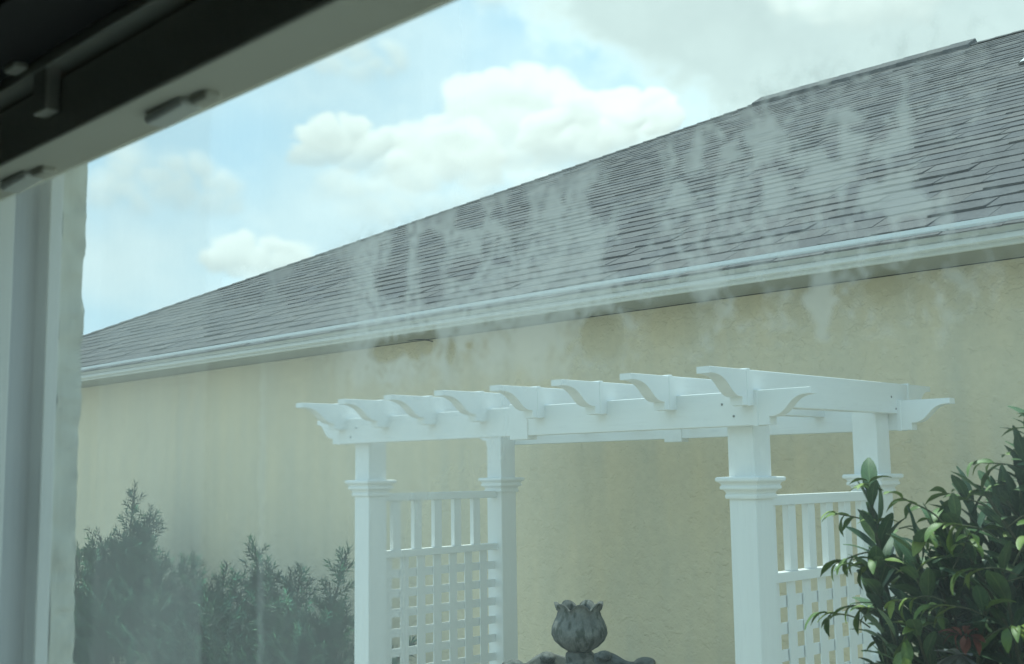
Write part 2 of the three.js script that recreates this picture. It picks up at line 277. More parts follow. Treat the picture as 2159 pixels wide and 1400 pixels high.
// ------------------------------------------------------------------ pergola (white vinyl garden arbour)
{
  const S = 0.8, OX = 5.1838, OY = 1.7896, OZ = 4.0536, Lp = 2.5043, Vp = 1.0275, a = 0.0623, b = 0.0635;
  const root = thing('pergola', 'white vinyl pergola with curved rafter tails, four posts and lattice sides', 'pergola', [(Lp / 2 - OX) * S, 0, (-Vp / 2 - OZ) * S]);
  // drawing units -> metres in the pergola's own frame
  const P = (g) => { g.translate(-Lp / 2, -OY, Vp / 2); g.scale(S, S, S); g.translate(0, EYE, 0); return g; };
  const bx = (...v) => P(box(...v));
  const GROUND = OY - EYE / S;
  const hbb = 1.9643, hbt = 2.1037, hrt = 2.1857, hrb = 2.0427, zb = a + 0.056;
  // square profile swept round a post
  const collarGeo = (pts) => { const g = new THREE.LatheGeometry(pts.map(([r, y]) => new THREE.Vector2(r * Math.SQRT2, y)), 4).toNonIndexed(); g.rotateY(Math.PI / 4); g.computeVertexNormals(); return g; };
  for (const [px, pz] of [[0, 0], [Lp, 0], [0, -Vp], [Lp, -Vp]]) {
    const post = node('post', root);
    mesh('post_base', bx(px - b, px + b, GROUND, 1.675, pz - b, pz + b, 0.004), M.vinyl, post);
    mesh('post_top', bx(px - a, px + a, 1.70, pz === 0 ? hbt - 0.02 : 2.12, pz - a, pz + a, 0.004), M.vinyl, post);
    const cap = collarGeo([[0.060, 1.672], [0.072, 1.672], [0.0745, 1.676], [0.0755, 1.683], [0.0745, 1.689], [0.0715, 1.692], [0.0735, 1.700], [0.080, 1.708], [0.0885, 1.711], [0.090, 1.715], [0.090, 1.720], [0.0885, 1.724], [0.0855, 1.727], [0.088, 1.735], [0.0955, 1.741], [0.1005, 1.743], [0.1025, 1.747], [0.1025, 1.755], [0.1005, 1.759], [0.097, 1.761], [0.060, 1.7625]]);
    cap.translate(px, 0, pz); mesh('post_cap', P(cap), M.vinyl, post);
  }
  // ogee tail outline: s outwards from the collar, y from the bottom of the member
  const tailShape = (H, step, reach) => { const s = new THREE.Shape(); s.moveTo(0, 0); s.lineTo(step, 0); s.lineTo(step, 0.032); s.bezierCurveTo(step + 0.095, 0.032, step + 0.075, H - 0.026, reach - 0.012, H - 0.026); s.lineTo(reach, H - 0.026); s.lineTo(reach, H); s.lineTo(0, H); s.closePath(); return s; };
  const tail = (H, step, reach, thick) => { const g = new THREE.ExtrudeGeometry(tailShape(H, step, reach), { depth: thick - 0.006, bevelEnabled: true, bevelThickness: 0.003, bevelSize: 0.002, bevelOffset: -0.002, bevelSegments: 2, curveSegments: 14 }); g.translate(0, 0, 0.003); return g; };
  // beams (along x): front one before the posts, rear one behind them
  const screwG = new THREE.SphereGeometry(0.0052, 8, 5); screwG.scale(1, 1, 0.45);
  for (const [name, z0, z1, seamX] of [['front', zb - 0.056, zb, 1.295], ['rear', -Vp - a - 0.056, -Vp - a, 1.295]]) {
    const beam = node('beam', root), thick = 0.056, xl = -0.139, xr = 2.62, H = hbt - hbb;
    mesh('beam_body', bx(xl, xr, hbb, hbt, z0, z1, 0.004), M.vinyl, beam);
    let t = tail(H, 0.062, 0.251, thick); t.translate(xr - 0.002, hbb, z0); mesh('tail', P(t), M.vinyl, beam);
    t = tail(H, 0.062, 0.213, thick); t.rotateY(Math.PI); t.translate(xl + 0.002, hbb, z1); mesh('tail', P(t), M.vinyl, beam);
    for (const x of [xl, xr]) mesh('collar', bx(x - 0.011, x + 0.011, hbb - 0.003, hbt + 0.004, z0 - 0.003, z1 + 0.0025, 0.0025), M.vinyl, beam);
    mesh('splice_sleeve', bx(seamX - 0.06, seamX + 0.06, hbb - 0.018, hbt + 0.014, z0 - 0.007, z1 + 0.006, 0.004), M.vinyl, beam);
    if (name === 'front') for (const [x, y] of [[2.46, 2.055], [2.515, 2.005], [0.02, 2.05], [-0.03, 2.0]]) { const g = screwG.clone(); g.translate(x, y, z1 + 0.001); mesh('screw', P(g), M.screw, beam); }
  }
  // eight rafters (along z)
  for (let i = 0; i < 8; i++) {
    const raf = node('rafter', root), thick = 0.062, x1 = 2.614 - 0.3835 * (7 - i), x0 = x1 - thick, zf = 0.155, zr = -1.215, H = hrt - hrb;
    mesh('rafter_body', bx(x0, x1, hrb, hrt, zr, zf, 0.004), M.vinyl, raf);
    let t = tail(H, 0.045, 0.262, thick); t.rotateY(-Math.PI / 2); t.translate(x1, hrb, zf - 0.002); mesh('tail', P(t), M.vinyl, raf);
    t = tail(H, 0.045, 0.235, thick); t.rotateY(Math.PI / 2); t.translate(x0, hrb, zr + 0.002); mesh('tail', P(t), M.vinyl, raf);
    for (const z of [zf, zr]) mesh('collar', bx(x0 - 0.003, x1 + 0.003, hrb - 0.002, hrt + 0.005, z - 0.012, z + 0.012, 0.003), M.vinyl, raf);
    if (i === 7) for (const [y, z] of [[2.12, -1.035], [2.065, -1.075]]) { const g = screwG.clone(); g.rotateY(Math.PI / 2); g.translate(x1 + 0.001, y, z); mesh('screw', P(g), M.screw, raf); }
  }
  // lattice sides
  for (const [px, bal0, slat0, row0, label] of [[0, -0.150, -0.085, 1.2315, 'lattice side panel between the far pair of posts'], [Lp, -0.098, -0.110, 1.2415, 'lattice side panel partly hidden by the leafy bush']]) {
    const pan = node('lattice_panel', root); pan.userData.label = label;
    const zA = -b + 0.004, zB = -Vp + b - 0.004;
    mesh('rail', bx(px - 0.024, px + 0.024, 1.640, 1.6834, zB, zA, 0.003), M.vinyl, pan);
    mesh('rail', bx(px - 0.024, px + 0.024, 1.323, 1.3644, zB, zA, 0.003), M.vinyl, pan);
    mesh('rail', bx(px - 0.024, px + 0.024, -0.33, -0.27, zB, zA, 0.003), M.vinyl, pan);
    for (let i = 0; i < 6; i++) { const z = bal0 - 0.1555 * i; if (z - 0.056 > zB) mesh('baluster', bx(px - 0.016, px + 0.016, 1.3646, 1.6398, Math.max(zB, z - 0.056), z, 0.002), M.vinyl, pan); }
    for (let i = 0; i < 8; i++) { const z1 = slat0 - 0.124 * i, z0 = z1 - 0.060; if (z0 > zB - 0.02) mesh('slat', bx(px + 0.0015, px + 0.009, -0.26, 1.3228, Math.max(zB, z0), Math.min(zA, z1), 0.0012), M.vinyl, pan); }
    for (let i = 0; i < 14; i++) { const y = row0 - 0.1095 * i; mesh('slat', bx(px - 0.009, px - 0.0015, y - 0.024, y + 0.024, zB, zA, 0.0012), M.vinyl, pan); }
  }
}

// ------------------------------------------------------------------ stone fountain under the pergola
{
  const f = thing('stone_fountain', 'weathered grey stone fountain with tulip finial standing under the pergola', 'fountain', [(1.10 - 5.1838) * 0.8, 0, (-0.5 - 4.0536) * 0.8]);
  const lathe = (pts, n = 40) => new THREE.LatheGeometry(pts.map((p) => new THREE.Vector2(...p)), n);
  // tulip: closed bud with petal lips turned outwards
  const nA = 64, nY = 30, pos = [], idx = [], uv = [], top = 1.255, bot = 1.055;
  const prof = [[0, 0.036], [0.04, 0.058], [0.12, 0.083], [0.24, 0.106], [0.36, 0.1165], [0.48, 0.115], [0.60, 0.106], [0.72, 0.094], [0.84, 0.088], [0.93, 0.090], [1, 0.104]];
  const rad = (t) => { for (let i = 1; i < prof.length; i++) if (t <= prof[i][0]) { const k = (t - prof[i - 1][0]) / (prof[i][0] - prof[i - 1][0]); return mix(prof[i - 1][1], prof[i][1], k * k * (3 - 2 * k) * 0.5 + k * 0.5); } return prof.at(-1)[1]; };
  for (let s = 0; s < 2; s++) for (let j = 0; j <= nY; j++) for (let i = 0; i <= nA; i++) {
    const t = j / nY, th = i / nA * Math.PI * 2, pet = Math.pow(Math.abs(Math.cos(th * 3.5 + 0.4)), 0.55);           // seven petals
    const gro = sstep(0.35, 0.9, t), tip = mix(1, 0.80 + 0.2 * pet, sstep(0.6, 1, t)), R = rad(t) * (1 - 0.10 * gro * (1 - pet)) - (s ? 0.012 : 0);
    const y = bot + (top - bot) * t * tip - (s ? 0 : 0);
    pos.push(R * Math.cos(th), y, R * Math.sin(th)); uv.push(i / nA * 3, t);
  }
  const row = nA + 1, half = row * (nY + 1);
  for (let s = 0; s < 2; s++) for (let j = 0; j < nY; j++) for (let i = 0; i < nA; i++) { const q = s * half + j * row + i; if (!s) idx.push(q, q + row, q + 1, q + 1, q + row, q + row + 1); else idx.push(q, q + 1, q + row, q + 1, q + row + 1, q + row); }
  for (let i = 0; i < nA; i++) { const q = nY * row + i, w = half + nY * row + i; idx.push(q, w, q + 1, q + 1, w, w + 1); }
  const tg = new THREE.BufferGeometry(); tg.setAttribute('position', new THREE.Float32BufferAttribute(pos, 3)); tg.setAttribute('uv', new THREE.Float32BufferAttribute(uv, 2)); tg.setIndex(idx); tg.computeVertexNormals();
  const bud = mesh('finial', tg, M.stone, f); bud.userData.label = 'tulip-shaped finial on the fountain top';
  mesh('neck', lathe([[0.0, 1.06], [0.045, 1.06], [0.058, 1.048], [0.060, 1.036], [0.056, 1.022], [0.062, 1.008], [0.078, 0.992], [0.094, 0.968], [0.10, 0.93], [0.05, 0.9]]), M.stone, f);
  // bowl with a wavy scrolled rim
  const bowl = lathe([[0.07, 0.70], [0.12, 0.735], [0.20, 0.80], [0.255, 0.87], [0.285, 0.93], [0.298, 0.972], [0.306, 0.988], [0.298, 0.997], [0.284, 0.988], [0.268, 0.95], [0.20, 0.895], [0.05, 0.87]], 72);
  { const p = bowl.attributes.position; for (let i = 0; i < p.count; i++) { const x = p.getX(i), y = p.getY(i), z = p.getZ(i), th = Math.atan2(z, x), R = Math.hypot(x, z), k = sstep(0.9, 0.99, y); const wv = Math.cos(th * 7 + 0.9) * 0.014 * k; p.setXYZ(i, x * (1 + wv * 2.6), y + wv, z * (1 + wv * 2.6)); } bowl.computeVertexNormals(); }
  mesh('bowl', bowl, M.stone, f);
  for (let i = 0; i < 7; i++) { const th = (i / 7) * Math.PI * 2 - 0.9 / 7, g = new THREE.SphereGeometry(0.038, 14, 10); g.scale(1.25, 0.62, 0.95); g.rotateY(-th); g.translate(0.283 * Math.cos(th), 0.995, 0.283 * Math.sin(th)); mesh('scroll', g, M.stone, f); }
  mesh('pedestal', lathe([[0.0, 0.004], [0.20, 0.004], [0.20, 0.06], [0.16, 0.09], [0.10, 0.14], [0.075, 0.24], [0.09, 0.36], [0.10, 0.44], [0.075, 0.54], [0.06, 0.62], [0.08, 0.69], [0.075, 0.71], [0, 0.71]]), M.stone, f);
}

// ------------------------------------------------------------------ needle-leaved shrubs along the wall
{
  const needleTones = [[0.032, 0.090, 0.048], [0.060, 0.145, 0.072], [0.018, 0.052, 0.032]];
  const mats = std({ vertexColors: true, roughness: 0.6 });
  function needleShrub(label, base, tips, seed, fill, xr) {
    const r = rng(seed), root = thing('needle_shrub', label, 'shrub', base, 'needle-leaved shrubs along the cream wall');
    const P = [], C = [], stems = [], V = THREE.Vector3;
    const needle = (o, d, side, len, w, c) => { const t = d.clone().multiplyScalar(len), s = side.clone().multiplyScalar(w); const m = o.clone().addScaledVector(t, 0.45), e = o.clone().add(t); for (const [A, B, D] of [[o, m.clone().add(s), m.clone().sub(s)], [m.clone().add(s), e, m.clone().sub(s)]]) { for (const q of [A, B, D]) { P.push(q.x, q.y, q.z); C.push(...c); } } };
    const shoot = (o, d, len, dens) => {
      const up = Math.abs(d.y) > 0.9 ? new V(1, 0, 0) : new V(0, 1, 0), s1 = new V().crossVectors(d, up).normalize(), s2 = new V().crossVectors(s1, d).normalize();
      const bend = new V((r() - 0.5) * 0.5, 0.25, (r() - 0.5) * 0.5), n = Math.max(5, Math.round(len / 0.0050 * dens)), p = o.clone(), dd = d.clone();
      const tone = r();  // random shoot brightness, stands in for lit and shaded sprays
      for (let i = 0; i < n; i++) {
        p.addScaledVector(dd, len / n); dd.addScaledVector(bend, 1 / n).normalize();
        const th = i * 2.4 + r() * 0.5, k = i / n, out = s1.clone().multiplyScalar(Math.cos(th)).addScaledVector(s2, Math.sin(th));
        const nd = dd.clone().multiplyScalar(0.55 + 0.5 * k).add(out).normalize(), c = needleTones[Math.floor(r() * 3)], g = (0.4 + 0.5 * r() + 1.7 * tone * tone * tone) * (k > 0.75 ? 1.35 : 1);  // needles toward the shoot end coloured lighter, as lit tips
        needle(p, nd, new V().crossVectors(nd, out).normalize().lerp(s2, r() * 0.6), 0.050 + 0.022 * r() - 0.016 * k, 0.0062, c.map((q) => q * g));
      }
      stems.push([o.toArray(), o.clone().addScaledVector(d, len * 0.5).toArray(), p.toArray()]);
    };
    const leader = (tip, thin) => {
      const T = new V(tip[0] - base[0], tip[1], tip[2] - base[2]), B = new V((r() - 0.5) * 0.2 + T.x * 0.25, 0.0, (r() - 0.5) * 0.16);
      const Mid = B.clone().lerp(T, 0.55).add(new V((r() - 0.5) * 0.08, 0.05, (r() - 0.5) * 0.06)), cur = new THREE.QuadraticBezierCurve3(B, Mid, T), len = cur.getLength();
      stems.push([B.toArray(), cur.getPoint(0.4).toArray(), cur.getPoint(0.75).toArray(), T.toArray()]);
      const n = Math.max(4, Math.round(len * 0.62 / 0.034));
      for (let i = 0; i < n; i++) {
        const t = 0.36 + 0.62 * (i + r() * 0.6) / n, p = cur.getPoint(t), d = cur.getTangent(t), th = i * 2.4 + r() * 0.8, k = (1 - t) / 0.64;
        const out = new V(Math.cos(th), 0.25, Math.sin(th) * 0.8); const dir = d.clone().multiplyScalar(0.45).add(out).normalize();
        shoot(p, dir, (thin ? 0.085 + 0.12 * k : 0.10 + 0.18 * k) * (0.7 + 0.6 * r()), 1);
      }
      shoot(cur.getPoint(0.9), cur.getTangent(0.9), len * 0.1 + 0.04, 1.2);
    };
    for (const t of tips) leader(t, t[3]);
    for (let i = 0; i < fill; i++) { const u = r(), x = mix(xr[0], xr[1], u), top = tips.reduce((m, t) => Math.max(m, t[1] - Math.abs(t[0] - x) * 1.1), 0.4); leader([x, top * (0.45 + 0.48 * Math.sqrt(r())), base[2] + (r() - 0.4) * 0.5, false], false); }
    const g = new THREE.BufferGeometry(); g.setAttribute('position', new THREE.Float32BufferAttribute(P, 3)); g.setAttribute('color', new THREE.Float32BufferAttribute(C, 3)); g.computeVertexNormals();
    mesh('foliage', g, mats, root).userData.kind = 'stuff';
    mesh('stem', merge(stems.map((s) => tube(s, s.length > 3 ? 0.006 : 0.0018, s.length > 3 ? 8 : 3, s.length > 3 ? 5 : 3))), M.bark, root);
  }
  const z = -4.12;
  needleShrub('tall dark needle-leaved shrub with a single spire above the hedge', [-8.35, 0, -4.12], [[-8.09, 1.69, z, true], [-7.93, 1.36, z, true], [-8.22, 1.32, z], [-9.05, 1.2, z], [-8.72, 1.25, z], [-8.4, 1.25, -4.0], [-7.8, 1.3, z], [-7.52, 1.2, -4.05], [-8.0, 1.45, -4.2], [-8.12, 1.35, -4.0]], 5, 26, [-9.25, -7.55]);
  needleShrub('low needle-leaved shrub filling the gap between two taller ones', [-7.1, 0, -4.1], [[-7.39, 1.2, z], [-7.22, 1.22, z], [-7.0, 1.1, -4.0], [-6.83, 1.15, z], [-7.5, 1.05, -4.0]], 6, 16, [-7.6, -6.7]);
  needleShrub('dark needle-leaved shrub with spreading branches next to the pergola post', [-6.1, 0, -4.1], [[-6.46, 1.345, z, true], [-6.3, 1.22, z], [-6.06, 1.16, z], [-5.86, 1.2, -4.05], [-5.5, 1.315, z, true], [-5.6, 1.0, z, true], [-5.47, 0.99, -4.1, true], [-5.72, 0.9, z], [-6.7, 1.13, z], [-5.3, 0.82, -4.15, true], [-5.05, 0.84, -4.2, true]], 7, 22, [-6.75, -5.5]);
}

// ------------------------------------------------------------------ broad-leaved bush by the window
{
  const r = rng(29), V = THREE.Vector3, BZ = -1.8, base = [-0.62, 0, -1.85];
  const bush = thing('laurel_bush', 'glossy dark green broad-leaved bush with yellow-green new shoots in the lower right', 'bush', base);
  // leaf blades: a few variants, midrib down the middle, edges lifted, tip arching over
  const blade = (len, wid, arch, fold, wave) => {
    const n = 7, pos = [], uv = [], idx = [];
    for (let i = 0; i <= n; i++) { const t = i / n, w = wid * Math.pow(Math.sin(Math.PI * Math.min(1, Math.pow(t, 1.2) * 0.945 + 0.03)), 0.75), y = -arch * t * t * len + 0.12 * len * t, f = fold * w; for (const s of [-1, 0, 1]) { pos.push(s * w, y + (s ? f : 0) + (s ? wave * Math.sin(t * 9 + s) : 0), t * len * (1 - 0.18 * arch * t)); uv.push(s * 0.5 + 0.5, t); } }
    for (let i = 0; i < n; i++) for (let s = 0; s < 2; s++) { const q = i * 3 + s; idx.push(q, q + 3, q + 1, q + 1, q + 3, q + 4); }
    const g = new THREE.BufferGeometry(); g.setAttribute('position', new THREE.Float32BufferAttribute(pos, 3)); g.setAttribute('uv', new THREE.Float32BufferAttribute(uv, 2)); g.setIndex(idx); g.computeVertexNormals(); return g;
  };
  const blades = [blade(0.080, 0.0130, 0.16, 0.25, 0.0006), blade(0.088, 0.0140, 0.30, 0.2, 0.0009), blade(0.068, 0.0130, 0.08, 0.3, 0.0005), blade(0.092, 0.0125, 0.45, 0.22, 0.001), blade(0.076, 0.0145, 0.22, 0.12, 0.0008)];
  const youngs = [blade(0.036, 0.0075, 0.5, 0.4, 0.0008), blade(0.028, 0.006, 0.8, 0.5, 0.0008), blade(0.042, 0.0085, 0.6, 0.3, 0.001)];
  const leafTex = (c, c2) => texture(64, 256, (u, v) => { const rib = Math.exp(-Math.pow((u - 0.5) / 0.035, 2)), vein = 0.5 + 0.5 * Math.sin((v * 26 - Math.abs(u - 0.5) * 14)), n = tfbm(u * 6, v * 12, 72, 3, 171); const k = 1 + 0.25 * n + 0.10 * vein; return [0, 1, 2].map((i) => toS(mix(c[i] * k, c2[i], rib * 0.55))); }, { srgb: true, wrap: THREE.ClampToEdgeWrapping });
  const olds = [[0.046, 0.100, 0.044], [0.066, 0.130, 0.050], [0.038, 0.082, 0.042], [0.082, 0.145, 0.054]].map((c) => new THREE.MeshPhysicalMaterial({ map: leafTex(c, [c[0] * 3, c[1] * 2.2, c[2] * 2.2]), roughness: 0.5, specularIntensity: 0.6 }));
  const news = [[0.16, 0.235, 0.038], [0.21, 0.28, 0.055], [0.10, 0.17, 0.028]].map((c) => new THREE.MeshPhysicalMaterial({ map: leafTex(c, [c[0] * 1.2, c[1] * 1.2, c[2]]), roughness: 0.5 }));
  const redM = std({ color: lin(0.20, 0.045, 0.03), roughness: 0.6 }), paleM = std({ map: leafTex([0.16, 0.17, 0.17], [0.25, 0.25, 0.24]), roughness: 0.45 });
  const leaves = [], twigs = [];
  const basis = (dir, roll) => { const up = Math.abs(dir.y) > 0.95 ? new V(1, 0, 0) : new V(0, 1, 0), sx = new V().crossVectors(up, dir).normalize(), uy = new V().crossVectors(dir, sx); return new THREE.Matrix4().makeBasis(sx, uy, dir).multiply(new THREE.Matrix4().makeRotationZ(roll)); };
  const leaf = (p, dir, sc, geo, mat, young) => { const m = basis(dir, (r() - 0.5) * 1.1).setPosition(p).scale(new V(sc, sc, sc)); leaves.push({ m, geo, mat, young, p: p.clone() }); };
  const B0 = new V(...base);
  function shoot(tip, dir, n, size, young) {
    // whorls of leaves up the last stretch of a twig
    const len = 0.05 + 0.011 * n, start = tip.clone().addScaledVector(dir, -len), side = new V().crossVectors(dir, new V(0.3, 0.2, 1)).normalize(), s2 = new V().crossVectors(dir, side);
    for (let i = 0; i < n; i++) {
      const t = (i + 0.3) / n, p = start.clone().lerp(tip, t), th = i * 2.4 + r() * 0.7, spread = mix(1.05, 0.26, t) + (r() - 0.5) * 0.35, out = side.clone().multiplyScalar(Math.cos(th)).addScaledVector(s2, Math.sin(th));
      const d = dir.clone().multiplyScalar(Math.cos(spread)).addScaledVector(out, Math.sin(spread)).normalize();
      leaf(p, d, size * (0.78 + 0.4 * r()) * mix(1, 0.82, t), blades[Math.floor(r() * 5)], olds[Math.floor(r() * 4)], false);
    }
    for (let i = 0; i < young; i++) { const th = i * 2.1 + r(), d = dir.clone().multiplyScalar(0.7).add(side.clone().multiplyScalar(Math.cos(th)).addScaledVector(s2, Math.sin(th))).normalize(); leaf(tip.clone().addScaledVector(dir, 0.004 * i), d, 0.8 + 0.5 * r(), youngs[Math.floor(r() * 3)], news[Math.floor(r() * 3)], true); }
    const q = start.clone().lerp(B0.clone().add(new V(0, 0.9, 0)), 0.30);
    twigs.push([q.toArray(), start.clone().lerp(q, 0.35).add(new V(0, -0.01, 0)).toArray(), start.toArray(), tip.toArray()]);
  }
  const spray = (p, d, n) => { // soft young side shoot on a bent stalk
    const e = new V(...p).addScaledVector(d, 0.05); twigs.push([[p[0] - d.x * 0.03, p[1] - d.y * 0.03 - 0.012, p[2]], p, e.toArray()]);
    for (let i = 0; i < n; i++) { const th = i * 2.3 + r(), dd = d.clone().add(new V(Math.cos(th) * 0.7, -0.35 + Math.sin(th) * 0.6, Math.sin(th) * 0.5)).normalize(); leaf(e.clone().addScaledVector(d, -0.008 * i), dd, 0.8 + 0.45 * r(), youngs[Math.floor(r() * 3)], news[Math.floor(r() * 3)], true); }
  };
  // the upright leader in front of the post, then named tips along the outline
  const up = (x, y, z = 0) => new V(x, y, z).normalize();
  shoot(new V(-0.925, 1.752, BZ + 0.06), up(-0.12, 1, 0.05), 12, 1.0, 5);
  shoot(new V(-0.915, 1.70, BZ + 0.06), up(-0.08, 1, 0.1), 7, 0.95, 2);
  for (const [x, y, z, dx, dz, n, yg] of [[-0.80, 1.742, -1.82, -0.1, 0.1, 13, 2], [-0.765, 1.752, -1.84, -0.25, 0, 15, 1], [-0.73, 1.80, -1.86, -0.2, 0.1, 14, 3], [-0.695, 1.86, -1.86, -0.15, 0.1, 16, 3], [-0.66, 1.90, -1.86, 0.1, 0.1, 16, 2], [-0.85, 1.70, -1.80, -0.2, 0.2, 13, 2],
    [-0.935, 1.665, -1.80, -0.6, 0.1, 8, 3], [-0.92, 1.60, -1.79, -0.6, 0.2, 10, 1], [-0.95, 1.555, -1.80, -1.0, 0.1, 7, 4], [-0.925, 1.51, -1.78, -0.7, 0.2, 10, 2], [-0.94, 1.47, -1.78, -0.8, 0.1, 10, 2], [-0.63, 1.83, -1.84, 0.2, 0.2, 14, 3]]) shoot(new V(x, y, z), up(dx, 0.9, dz), n, 1, yg);
  // body of the bush under that outline
  const outline = [[-0.99, 1.46], [-0.95, 1.56], [-0.90, 1.66], [-0.86, 1.68], [-0.80, 1.72], [-0.75, 1.74], [-0.71, 1.79], [-0.66, 1.87], [-0.55, 1.92], [-0.40, 1.90], [-0.25, 1.80]];
  const topAt = (x) => { if (x < outline[0][0]) return outline[0][1] - (outline[0][0] - x) * 3; for (let i = 1; i < outline.length; i++) if (x <= outline[i][0]) { const k = (x - outline[i - 1][0]) / (outline[i][0] - outline[i - 1][0]); return mix(outline[i - 1][1], outline[i][1], k); } return 1.75; };
  for (let i = 0; i < 430; i++) {
    const x = mix(-0.95, -0.25, Math.pow(r(), 0.95)), z = mix(-2.1, -1.66, r()), d = Math.pow(r(), 1.3), y = topAt(x) - 0.015 - d * 0.52; if (y < 0.4) continue;
    const dir = up((x - base[0]) * 0.9 + (r() - 0.5) * 0.8, 0.55 + 0.5 * r(), (z - base[2]) * 1.3 + 0.35 * r());
    shoot(new V(x, y, z), dir, 8 + Math.floor(r() * 6), 0.95, r() < 0.22 ? 2 + Math.floor(r() * 2) : 0);
  }
  for (let i = 0; i < 60; i++) { const x = mix(-1.0, -0.25, r()), y = mix(0.5, 1.3, r()); shoot(new V(x, y, mix(-2.15, -1.62, r())), up((x - base[0]) * 1.2 + (r() - 0.5), 0.5, (r() - 0.5)), 8, 1, 0); }
  for (const [x, y, z, dx, dy] of [[-0.935, 1.655, -1.74, -0.8, -0.3], [-0.945, 1.705, -1.76, -0.8, 0.2], [-0.97, 1.55, -1.75, -1, 0.1], [-0.845, 1.70, -1.72, 0.3, -0.1], [-0.735, 1.735, -1.72, -0.6, 0.2], [-0.845, 1.555, -1.68, 0.1, -0.4], [-0.745, 1.585, -1.68, -0.8, 0.05], [-0.70, 1.645, -1.68, -0.8, -0.1], [-0.66, 1.635, -1.68, 0.6, -0.1], [-0.76, 1.665, -1.7, 0.2, 0.2], [-0.665, 1.72, -1.7, 0.7, 0.2], [-0.69, 1.79, -1.74, -0.7, 0.1], [-0.845, 1.50, -1.68, -0.2, -0.3], [-0.80, 1.72, -1.70, -0.5, 0.3], [-0.72, 1.70, -1.68, -0.6, 0.1], [-0.80, 1.60, -1.67, -0.5, -0.1], [-0.70, 1.56, -1.67, 0.4, 0.1], [-0.66, 1.68, -1.68, 0.3, 0.3], [-0.88, 1.64, -1.70, -0.5, 0.0], [-0.88, 1.57, -1.69, -0.7, 0.1], [-0.94, 1.46, -1.72, -0.6, -0.2]]) spray([x, y, z], new V(dx, dy, 0.25).normalize(), 5);
  // a tuft of withered red growth and a whorl of pale leaves low in the bush
  for (let i = 0; i < 12; i++) { const th = i * 2.4; leaf(new V(-0.752 + 0.012 * Math.cos(th), 1.548 + 0.010 * Math.sin(th * 1.3), -1.67), up(Math.cos(th), Math.sin(th) * 0.8 + 0.1, 0.5), 0.55 + 0.3 * r(), youngs[i % 3], redM, true); }
  for (let i = 0; i < 9; i++) { const th = i * 0.7 - 2.6; leaf(new V(-0.752, 1.522, -1.655), up(Math.cos(th) * 0.9, Math.sin(th) * 0.6 - 0.35, 0.55), 0.55, blades[i % 5], paleM, true); }
  // the 300 nearest leaves are pieces of their own, the rest one mass
  leaves.sort((A, B) => (B.young - A.young) * 0.12 + (A.p.length() - A.p.y * 0.6) - (B.p.length() - B.p.y * 0.6));
  const off = new THREE.Matrix4().makeTranslation(-base[0], -base[1], -base[2]), rest = new Map();
  leaves.forEach((l, i) => {
    const w = off.clone().multiply(l.m);
    if (i < 300) { const m = mesh('leaf', l.geo, l.mat, bush); m.applyMatrix4(w); return; }
    const g = l.geo.clone().applyMatrix4(w); if (!rest.has(l.mat)) rest.set(l.mat, []); rest.get(l.mat).push(g);
  });
  const fol = node('foliage', bush); fol.userData.kind = 'stuff';
  for (const [mat, list] of rest) mesh('leaf_mass', merge(list), mat, fol).userData.kind = 'stuff';
  mesh('twig', merge(twigs.map((t) => { const g = tube(t, t.length > 3 ? 0.0028 : 0.0014, 8, 5); g.translate(-base[0], 0, -base[2]); return g; })), M.greenStem, bush);
  const trunks = []; for (let i = 0; i < 5; i++) trunks.push(tube([[(r() - 0.5) * 0.1, 0, (r() - 0.5) * 0.1], [(r() - 0.5) * 0.2, 0.45, (r() - 0.5) * 0.2], [(i - 2) * 0.12, 0.95, (r() - 0.5) * 0.25], [(i - 2) * 0.14, 1.4, (r() - 0.5) * 0.2]], 0.012, 14, 7));
  mesh('trunk', merge(trunks), M.bark, bush);
}

// ------------------------------------------------------------------ the room behind the camera and the window looked through
const GZ = -0.35, OPEN = { x0: -1.14, x1: 0.62, y0: 1.0, y1: 2.12 };
{
  const wall = thing('house_wall', 'pale stucco house wall round the window, its rough corner showing at the left edge', 'wall', [0, 0, -0.35]);
  const L = (g) => { g.translate(0, 0, 0.35); return g; }, zo = -0.50, zi = -0.24;
  const W = (n, ...v) => mesh(n, L(wallUV(box(...v))), M.stuccoNear, wall);
  W('wall_panel', -3.2, OPEN.x0, 0.004, 2.75, zo, zi); W('wall_panel', OPEN.x1, 3.2, 0.004, 2.75, zo, zi); W('wall_panel', OPEN.x0, OPEN.x1, 0.004, OPEN.y0, zo, zi); W('wall_panel', OPEN.x0, OPEN.x1, OPEN.y1, 2.75, zo, zi);
  // rough stucco return at the left of the opening
  const g = new THREE.BoxGeometry(0.036, OPEN.y1 - OPEN.y0, 0.024, 4, 260, 4), p = g.attributes.position;
  for (let i = 0; i < p.count; i++) { const y = p.getY(i), x = p.getX(i), z = p.getZ(i); if (x > 0.001) p.setX(i, x + 0.0075 * fbm3(y * 48, z * 60, 3, 4, 0.65) + 0.003 * sstep(-0.05, 0.05, noise3(y * 34, 2, 9))); }
  g.computeVertexNormals(); g.translate(-1.140 + 0.017, (OPEN.y0 + OPEN.y1) / 2, -0.4905); mesh('stucco_return', L(wallUV(g)), M.stuccoNear, wall);
  mesh('room_ceiling', L(box(-3.2, 3.2, 2.752, 2.95, -0.50, 4.2)), M.room, wall);
  mesh('room_floor', L(box(-3.0, 3.0, 0.006, 0.10, -0.236, 4.0)), M.room, wall);
  mesh('room_back', L(box(-3.2, 3.2, 0.004, 2.75, 4.0, 4.2)), M.room, wall);
  for (const s of [-1, 1]) mesh('room_side', L(box(s > 0 ? 3.0 : -3.2, s > 0 ? 3.2 : -3.0, 0.004, 2.75, -0.236, 3.996)), M.room, wall);
}
